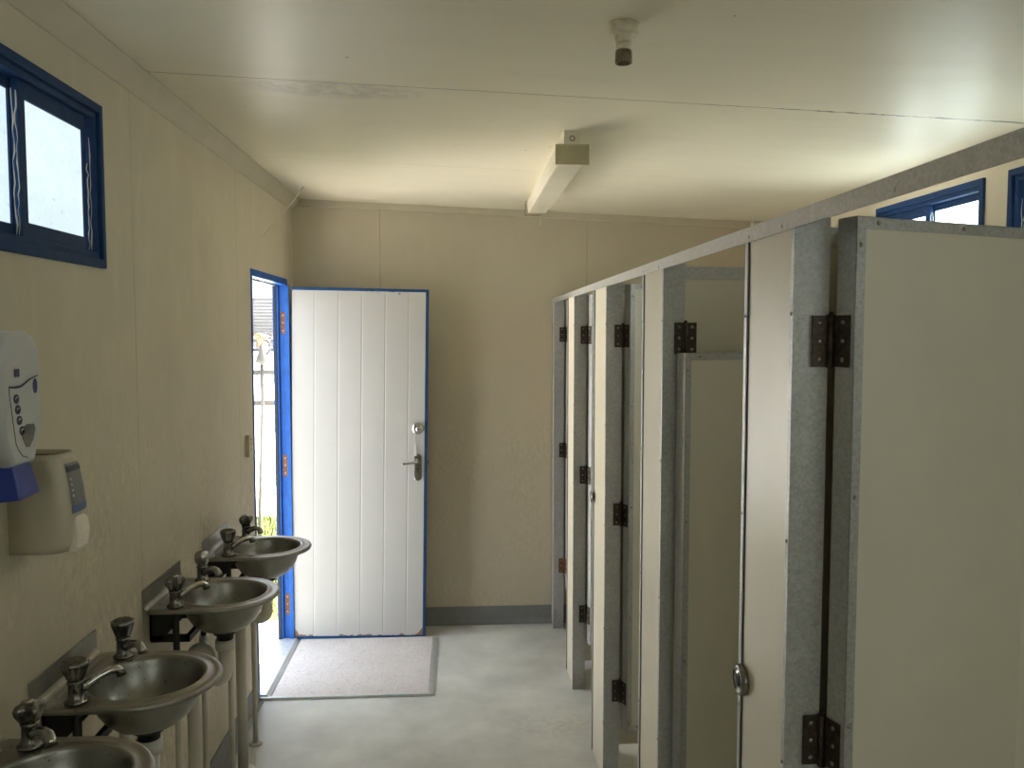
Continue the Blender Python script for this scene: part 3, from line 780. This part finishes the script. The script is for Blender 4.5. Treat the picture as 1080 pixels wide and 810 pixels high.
seam_o = [(-.050, .215)] + [(-.050+.002*i, .205-.011*i) for i in range(10)] + [(-.024, .094), (-.010, .080), (.010, .074)]
b = MB(); b.tube([(FX-.0006, y, z) for y, z in seam_o], .0011, 6); b.build('panel_seam', m_smoke, root)

YC2 = 1.868
root2 = empty('soap_dispenser', (XL-.002, YC2, 1.27), 0, 'cream wall dispenser with open dusty top and side label, lower of the two', 'soap dispenser')
def body_ring(z, depth, hw, rad=.034, n=8):
    P = [(0.0, -hw, z)]
    for (cx_, cy_, a0) in ((depth-rad, -hw+rad, -90), (depth-rad, hw-rad, 0)):
        for i in range(n+1): a = R(a0+90*i/n); P.append((cx_+rad*math.cos(a), cy_+rad*math.sin(a), z))
    P.append((0.0, hw, z)); return P
LV = [(.004, .112, .050), (.020, .120, .053), (.06, .127, .054), (.10, .128, .054), (.14, .124, .054), (.18, .117, .053), (.205, .110, .051), (.218, .104, .050)]
b = MB(); b.rings([body_ring(z, d, w) for z, d, w in LV], True, True, False)
bo = b.build('housing', m_cream, root2); so = bo.modifiers.new('Solidify', 'SOLIDIFY'); so.thickness = .003; so.offset = -1
b = MB(); b.add(body_ring(.208, .103, .046), [list(range(20))]); o = b.build('dust', m_grime, root2); o['kind'] = 'stuff'; o['label'] = 'dark dust lying in the open top'
def patch(name, i0, i1, za, zb, m, g=.0012, parent=root2):
    zs = [za+(zb-za)*k/6 for k in range(7)]; rgs = []
    for z in zs:
        k = max(i for i in range(len(LV)) if LV[i][0] <= z+1e-6); k = min(k, len(LV)-2)
        t = (z-LV[k][0])/(LV[k+1][0]-LV[k][0]); d = LV[k][1]*(1-t)+LV[k+1][1]*t+g; w = LV[k][2]*(1-t)+LV[k+1][2]*t+g
        rgs.append(body_ring(z, d, w)[i0:i1])
    b = MB(); b.rings(rgs, False); o = b.build(name, m, parent); return o
patch('label_panel', 7, 14, .088, .196, m_lblg)
patch('label_heading', 7, 14, .178, .190, m_print, .0018)
patch('label_text', 10, 11, .110, .172, m_lblr, .0018)
for zz in (.160, .148, .136, .124): patch('label_line', 8, 10, zz, zz+.005, m_soap, .0019)
patch('label_footer', 7, 14, .090, .106, m_lblb, .0018)
b = MB(); rgs = []
for z, d0, d1, w in ((.0, .106, .126, .020), (.012, .108, .136, .024), (.045, .112, .140, .026), (.072, .116, .136, .025), (.080, .118, .130, .022)):
    rgs.append([(d0, -w, z), (d1-.006, -w, z), (d1, -w+.008, z), (d1, w-.008, z), (d1-.006, w, z), (d0, w, z)])
b.rings(rgs, True, True, True); b.sm = [False]*len(b.sm)
o = b.build('dispensing_lever', m_lever, root2, bevel=.003); o['label'] = 'ivory push lever'

# ================================================================== CEILING FITTINGS
hx, hy = .380, 1.95; hz = zc(hx)
root = empty('lamp_holder', (hx, hy, hz), 0, 'bare white batten lamp holder without a bulb on the ceiling', 'lamp holder')
b = MB(); b.lathe([(.0, .004), (.0345, .003), (.0350, -.022), (.0330, -.0265), (.0215, -.0270), (.0205, -.030), (.0200, -.042), (.017, -.044)], (0, 0, 0), 32); b.build('base', m_porc, root)
b = MB(); b.lathe([(.0155, -.042), (.0160, -.046), (.0175, -.047), (.0175, -.060), (.0165, -.061)], (0, 0, 0), 28); b.build('skirt', m_porc, root)
b = MB(); b.lathe([(.0165, -.060), (.0190, -.062), (.0200, -.088), (.0185, -.090), (.0160, -.090), (.0150, -.066), (0, -.066)], (0, 0, 0), 28); b.build('socket', m_brass, root)

fx, fy0, fy1 = .399, 2.970, 4.32
fz = zc(fx)
root = empty('fluorescent_light', (fx, fy0, fz), 0, 'long fluorescent batten light with yellowed end cap on ceiling', 'ceiling light')
root.rotation_euler = (R(.35), 0, 0)
L = fy1-fy0
b = MB(); b.box((-.030, .004, -.050), (.030, L-.004, .003))
b.build('channel', m_diff, root, bevel=.002)
b = MB(); b.tube([(.0085*math.cos(2*PI*i/20), .0035, -.026+.0085*math.sin(2*PI*i/20)) for i in range(21)], .0013, 6); b.build('entry_hole', m_dark, root)
b = MB(); pr = [(-.053, -.050), (.053, -.050), (.053, -.060), (.046, -.108), (-.046, -.108), (-.053, -.060)]
b.prism([(x, .010, z) for x, z in pr], (0, L-.02, 0)); b.build('diffuser', m_diff, root, bevel=.003)
b = MB(); b.box((-.060, -.002, -.117), (.060, .012, -.047))
for k in range(7): b.box((-.056, -.0032, -.112+k*.0092), (.056, -.002, -.107+k*.0092))
o = b.build('end_cap', m_cap, root, bevel=.0015); o['label'] = 'yellowed ribbed near end cap'
b = MB(); b.box((-.060, L-.012, -.117), (.060, L+.002, -.047)); b.build('end_cap', m_cap, root, bevel=.0015)
b = MB(); b.box((-.0615, L-.010, -.1185), (.02, L+.004, -.1170)); b.box((-.0615, L-.010, -.1185), (-.0602, L+.004, -.06)); b.build('cap_gasket', m_dark, root)

b = MB()
A, B_ = Vector((-.811, 4.469, zc(-.811))), Vector((XL, 4.19, 2.222))
b.tube([A.lerp(B_, t)+Vector((0, 0, -.012*math.sin(PI*t))) for t in [i/8 for i in range(9)]], [.0034-.0022*i/8 for i in range(9)], 6)
tag(b.build('cobweb_strand', m_web), 'pale dusty cobweb strand from ceiling to left wall above the door', 'cobweb')
b = MB(); b.tube([(.470, 4.88, zc(.47)), (.471, 4.88, zc(.47)-.05), (.468, 4.88, zc(.47)-.09)], .0012, 6)
tag(b.build('cobweb_thread', m_web), 'short pale thread hanging from the ceiling below the light fitting', 'cobweb')

# ================================================================== OUTSIDE
GZ = -.15
b = MB(); b.prism([(-2.6, 2.0, GZ), (-1.021, 2.0, GZ), (-1.021, 5.42, GZ), (-2.6, 5.42, GZ)], (0, 0, .02))
tag(b.build('path', m_conc), 'sunlit concrete path outside the doorway', 'path', kind='structure')
b = MB()
b.add([(-30, 5.0, GZ-.03), (-1.02, 5.0, GZ-.03), (-1.02, 9.2, GZ-.03), (-30, 9.2, GZ-.03), (30, 9.2, GZ-.03), (30, 5.0, GZ-.03), (-1.02, 5.0, GZ-.03),
       (-30, 30, .90), (30, 30, .90), (-30, 60, 1.0), (30, 60, 1.0)], [(0, 1, 6, 2, 3), (6, 5, 4, 2), (3, 2, 4, 8, 7), (7, 8, 10, 9)])
tag(b.build('yard_ground', m_road), 'bright sunlit paved yard rising away from the building', 'ground', kind='structure')
b = MB(); b.box((-30, -12, GZ-.06), (-1.03, 5.0, GZ-.03))  # unseen ground kept dark so less light bounces onto the white door
tag(b.build('yard_dark_ground', m_dkground), 'unseen dark ground along the building, added to cut bounced light', 'ground', kind='structure')
b = MB(); rnd = random.Random(3)
b.box((-3.4, 5.44, GZ-.028), (-1.0, 8.7, GZ-.005))
for _ in range(9000):
    x, y = rnd.uniform(-3.3, -1.02), rnd.uniform(5.46, 8.68); h = rnd.uniform(.03, .09); a = rnd.uniform(0, PI); w = .004
    dx, dy = math.cos(a)*w, math.sin(a)*w; lx, ly = rnd.uniform(-.03, .03), rnd.uniform(-.03, .03)
    b.add([(x-dx, y-dy, GZ-.006), (x+dx, y+dy, GZ-.006), (x+lx, y+ly, GZ+h)], [(0, 1, 2)])
o = b.build('grass', m_grass); tag(o, 'strip of bright green grass between path and fence', 'grass', kind='stuff')
fo = (-1.60, 6.85, GZ)
root = empty('yard_fence', fo, 0, 'grey two rail fence with leaning spear topped post outside', 'fence')
for zz in (1.425, 1.175):
    b = MB(); b.box((-4.5, 6.83, zz-.021), (-1.0, 6.86, zz+.021)); b.build('fence_rail', m_fence, root, fo)
for i, x in enumerate((-1.585, -2.25, -2.95, -3.65, -4.35)):
    b = MB(); lean = -.055 if i == 0 else 0
    b.tube([(x+lean, 6.80, GZ), (x, 6.80, 1.175), (x, 6.80, 1.50)], .016, 10)
    b.lathe([(.016, 1.485), (.020, 1.495), (.058, 1.505), (.050, 1.53), (.0, 1.66)], (x, 6.80, 0), 12)
    b.build('fence_post', m_fence, root, fo)

def bike(loc, rz, mat, label, scale=1.):
    root = empty('motorbike', loc, rz, label, 'motorbike'); root.scale = (scale,)*3
    for x in (-.62, .68):
        b = MB(); n = 28; rgs = []
        for i in range(n):
            a = 2*PI*i/n
            rgs.append([(x+math.cos(a)*(.29+.045*math.cos(c)), .045*math.sin(c), .335+math.sin(a)*(.29+.045*math.cos(c))) for c in [2*PI*k/8 for k in range(8)]])
        rgs.append(rgs[0]); b.rings(rgs); w = b.build('wheel', m_tyre, root)
        b = MB(); b.lathe([(.05, -.05), (.05, .05)], (x, 0, .335), 12, 'y')
        for i in range(8): a = 2*PI*i/8; b.tube([(x, 0, .335), (x+.27*math.cos(a), 0, .335+.27*math.sin(a))], .008, 5)
        b.build('hub', m_alu, w)
    b = MB(); b.tube([(.68, .06, .335), (.48, .06, .92)], .022, 8); b.tube([(.68, -.06, .335), (.48, -.06, .92)], .022, 8); b.build('fork', m_alu, root)
    b = MB(); b.tube([(.48, 0, .88), (.1, 0, .45), (-.25, 0, .40), (-.62, 0, .335)], .03, 8); b.tube([(.48, 0, .85), (-.2, 0, .72), (-.62, 0, .80)], .025, 8); b.build('bike_frame', m_tyre, root)
    b = MB(); b.rings([[(x, w*math.cos(a), z+h*math.sin(a)) for a in [2*PI*k/10 for k in range(10)]] for x, z, w, h in ((.46, .82, .05, .06), (.36, .86, .13, .12), (.15, .84, .15, .12), (-.06, .78, .08, .07))], True, True, True); b.build('tank', mat, root)
    b = MB(); b.prism([(.52, -.10, .55), (.60, -.10, .80), (.30, -.10, .75), (.10, -.10, .42), (.35, -.10, .38)], (0, .20, 0)); b.build('fairing', mat, root, bevel=.02)
    b = MB(); b.prism([(.02, -.11, .80), (-.35, -.11, .80), (-.72, -.11, .90), (-.72, -.11, .84), (-.30, -.11, .70), (.02, -.11, .72)], (0, .22, 0)); b.build('seat', m_tyre, root, bevel=.02)
    b = MB(); b.prism([(.95, -.06, .62), (.78, -.06, .74), (.50, -.06, .72), (.50, -.06, .70), (.78, -.06, .70)], (0, .12, 0)); b.build('fender', mat, root); b = MB(); b.prism([(-.40, -.08, .78), (-.80, -.08, .86), (-.95, -.08, .74), (-.80, -.08, .80)], (0, .16, 0)); b.build('fender', mat, root)
    b = MB(); b.box((-.12, -.14, .28), (.26, .14, .60)); b.build('engine', m_bgrey, root, bevel=.03)
    b = MB(); b.tube([(.40, .38, 1.02), (.44, .2, .98), (.46, -.2, .98), (.40, -.38, 1.02)], .014, 8); b.build('handlebar', m_tyre, root)
    b = MB(); b.tube([(.2, -.15, .35), (-.2, -.17, .30), (-.8, -.18, .48)], [.025, .03, .045], 8); b.build('exhaust', m_alu, root)
    return root
bike((-7.55, 31.4, .905), R(-35), m_orange, 'orange motorbike parked in the yard, left of the two', .82)
bike((-6.98, 31.8, .906), R(-50), m_redb, 'red and orange motorbike parked in the yard, by the jamb', .82)
bo_ = (-8.4, 37.0, .92)
root = empty('building', bo_, 0, 'pale building with grey louvred door across the yard', 'building')
def lb(name, m, *boxes):
    b = MB()
    for a, c in boxes: b.box(a, c)
    return b.build(name, m, root)
b = MB(); b.grid([-5, -.62, .72, 4.5], [-.02, 2.20, 4.2], [(-.62, .72, -1, 2.2)], 0, 3, lambda u, v, w: (u, w, v)); b.build('wall', m_bwall, root)
lb('roof', m_bgrey, ((-5.2, -.4, 4.2), (4.7, 3.3, 4.35)))
b = MB(); b.box((-.62, .10, -.02), (.72, .16, 2.2))
for k in range(15): b.prism([(-.56, .10, .06+k*.142), (-.56, .02, .03+k*.142), (-.56, .02, .045+k*.142), (-.56, .10, .14+k*.142)], (1.22, 0, 0))
b.build('louvre_door', m_louv, root)
lb('door_jamb', m_bgrey, ((-.70, -.05, -.02), (-.62, .12, 2.28)), ((.72, -.05, -.02), (.80, .12, 2.28)), ((-.62, -.05, 2.2), (.72, .12, 2.28)))
lb('column', m_bgrey, ((-1.20, -.35, -.02), (-.85, -.05, 4.2)))
lb('column', m_bgrey, ((1.05, -.35, -.02), (1.35, -.05, 4.2)))
lb('upper_window', m_bgrey, ((.28, -.02, 2.45), (.95, .02, 3.35)))

# ================================================================== LIGHT
world = bpy.data.worlds.new('overcast_sky'); bpy.context.scene.world = world; world.use_nodes = True
nt = world.node_tree; nt.nodes.clear()
wo = nt.nodes.new('ShaderNodeOutputWorld'); bg = nt.nodes.new('ShaderNodeBackground')
tc = nt.nodes.new('ShaderNodeTexCoord'); sx = nt.nodes.new('ShaderNodeSeparateXYZ'); mr = nt.nodes.new('ShaderNodeMapRange'); mx = nt.nodes.new('ShaderNodeMix'); mx.data_type = 'RGBA'
nt.links.new(tc.outputs['Generated'], sx.inputs[0]); nt.links.new(sx.outputs[2], mr.inputs[0]); mr.inputs[1].default_value = 0; mr.inputs[2].default_value = .7
nt.links.new(mr.outputs[0], mx.inputs[0]); mx.inputs[6].default_value = (1, .98, .94, 1); mx.inputs[7].default_value = (.80, .90, 1, 1)
nt.links.new(mx.outputs[2], bg.inputs[0]); bg.inputs[1].default_value = 1.5; nt.links.new(bg.outputs[0], wo.inputs[0])
sl = bpy.data.lights.new('sun', 'SUN'); sl.energy = 38.0; sl.angle = R(4); sl.color = (1, .95, .86)
so = bpy.data.objects.new('sun', sl); C.objects.link(so); so.location = (3, 14, 9)
so.rotation_euler = Vector((-.14, -.5, -1.0)).to_track_quat('-Z', 'Y').to_euler()

# ================================================================== CAMERA
f, cx, cy, VX, VY = 880., 540., 405., 485., 350.
d = Vector(((VX-cx)/f, (cy-VY)/f, 1)).normalized()
pitch = math.asin(d.y); yaw = math.atan2(-d.x, d.z)
fw = Vector((math.sin(yaw)*math.cos(pitch), math.cos(yaw)*math.cos(pitch), -math.sin(pitch)))
rt = Vector((math.cos(yaw), -math.sin(yaw), 0)); up = rt.cross(fw)
cam = bpy.data.cameras.new('camera'); cam.sensor_fit = 'HORIZONTAL'; cam.sensor_width = 36; cam.lens = f/1080*36; cam.clip_start = .02; cam.clip_end = 300
co = bpy.data.objects.new('camera', cam); C.objects.link(co)
m = Matrix((rt, up, -fw)).transposed().to_4x4(); m.translation = (0, 0, 1.75); co.matrix_world = m
sc = bpy.context.scene; sc.camera = co
sc.view_settings.view_transform = 'Standard'; sc.view_settings.look = 'None'; sc.view_settings.gamma = 1; sc.view_settings.use_curve_mapping = False
sc.view_settings.exposure = 1.48
sc.cycles.max_bounces = 14; sc.cycles.diffuse_bounces = 10; sc.cycles.glossy_bounces = 6
sc.cycles.sample_clamp_indirect = 12
sc.cycles.caustics_reflective = False
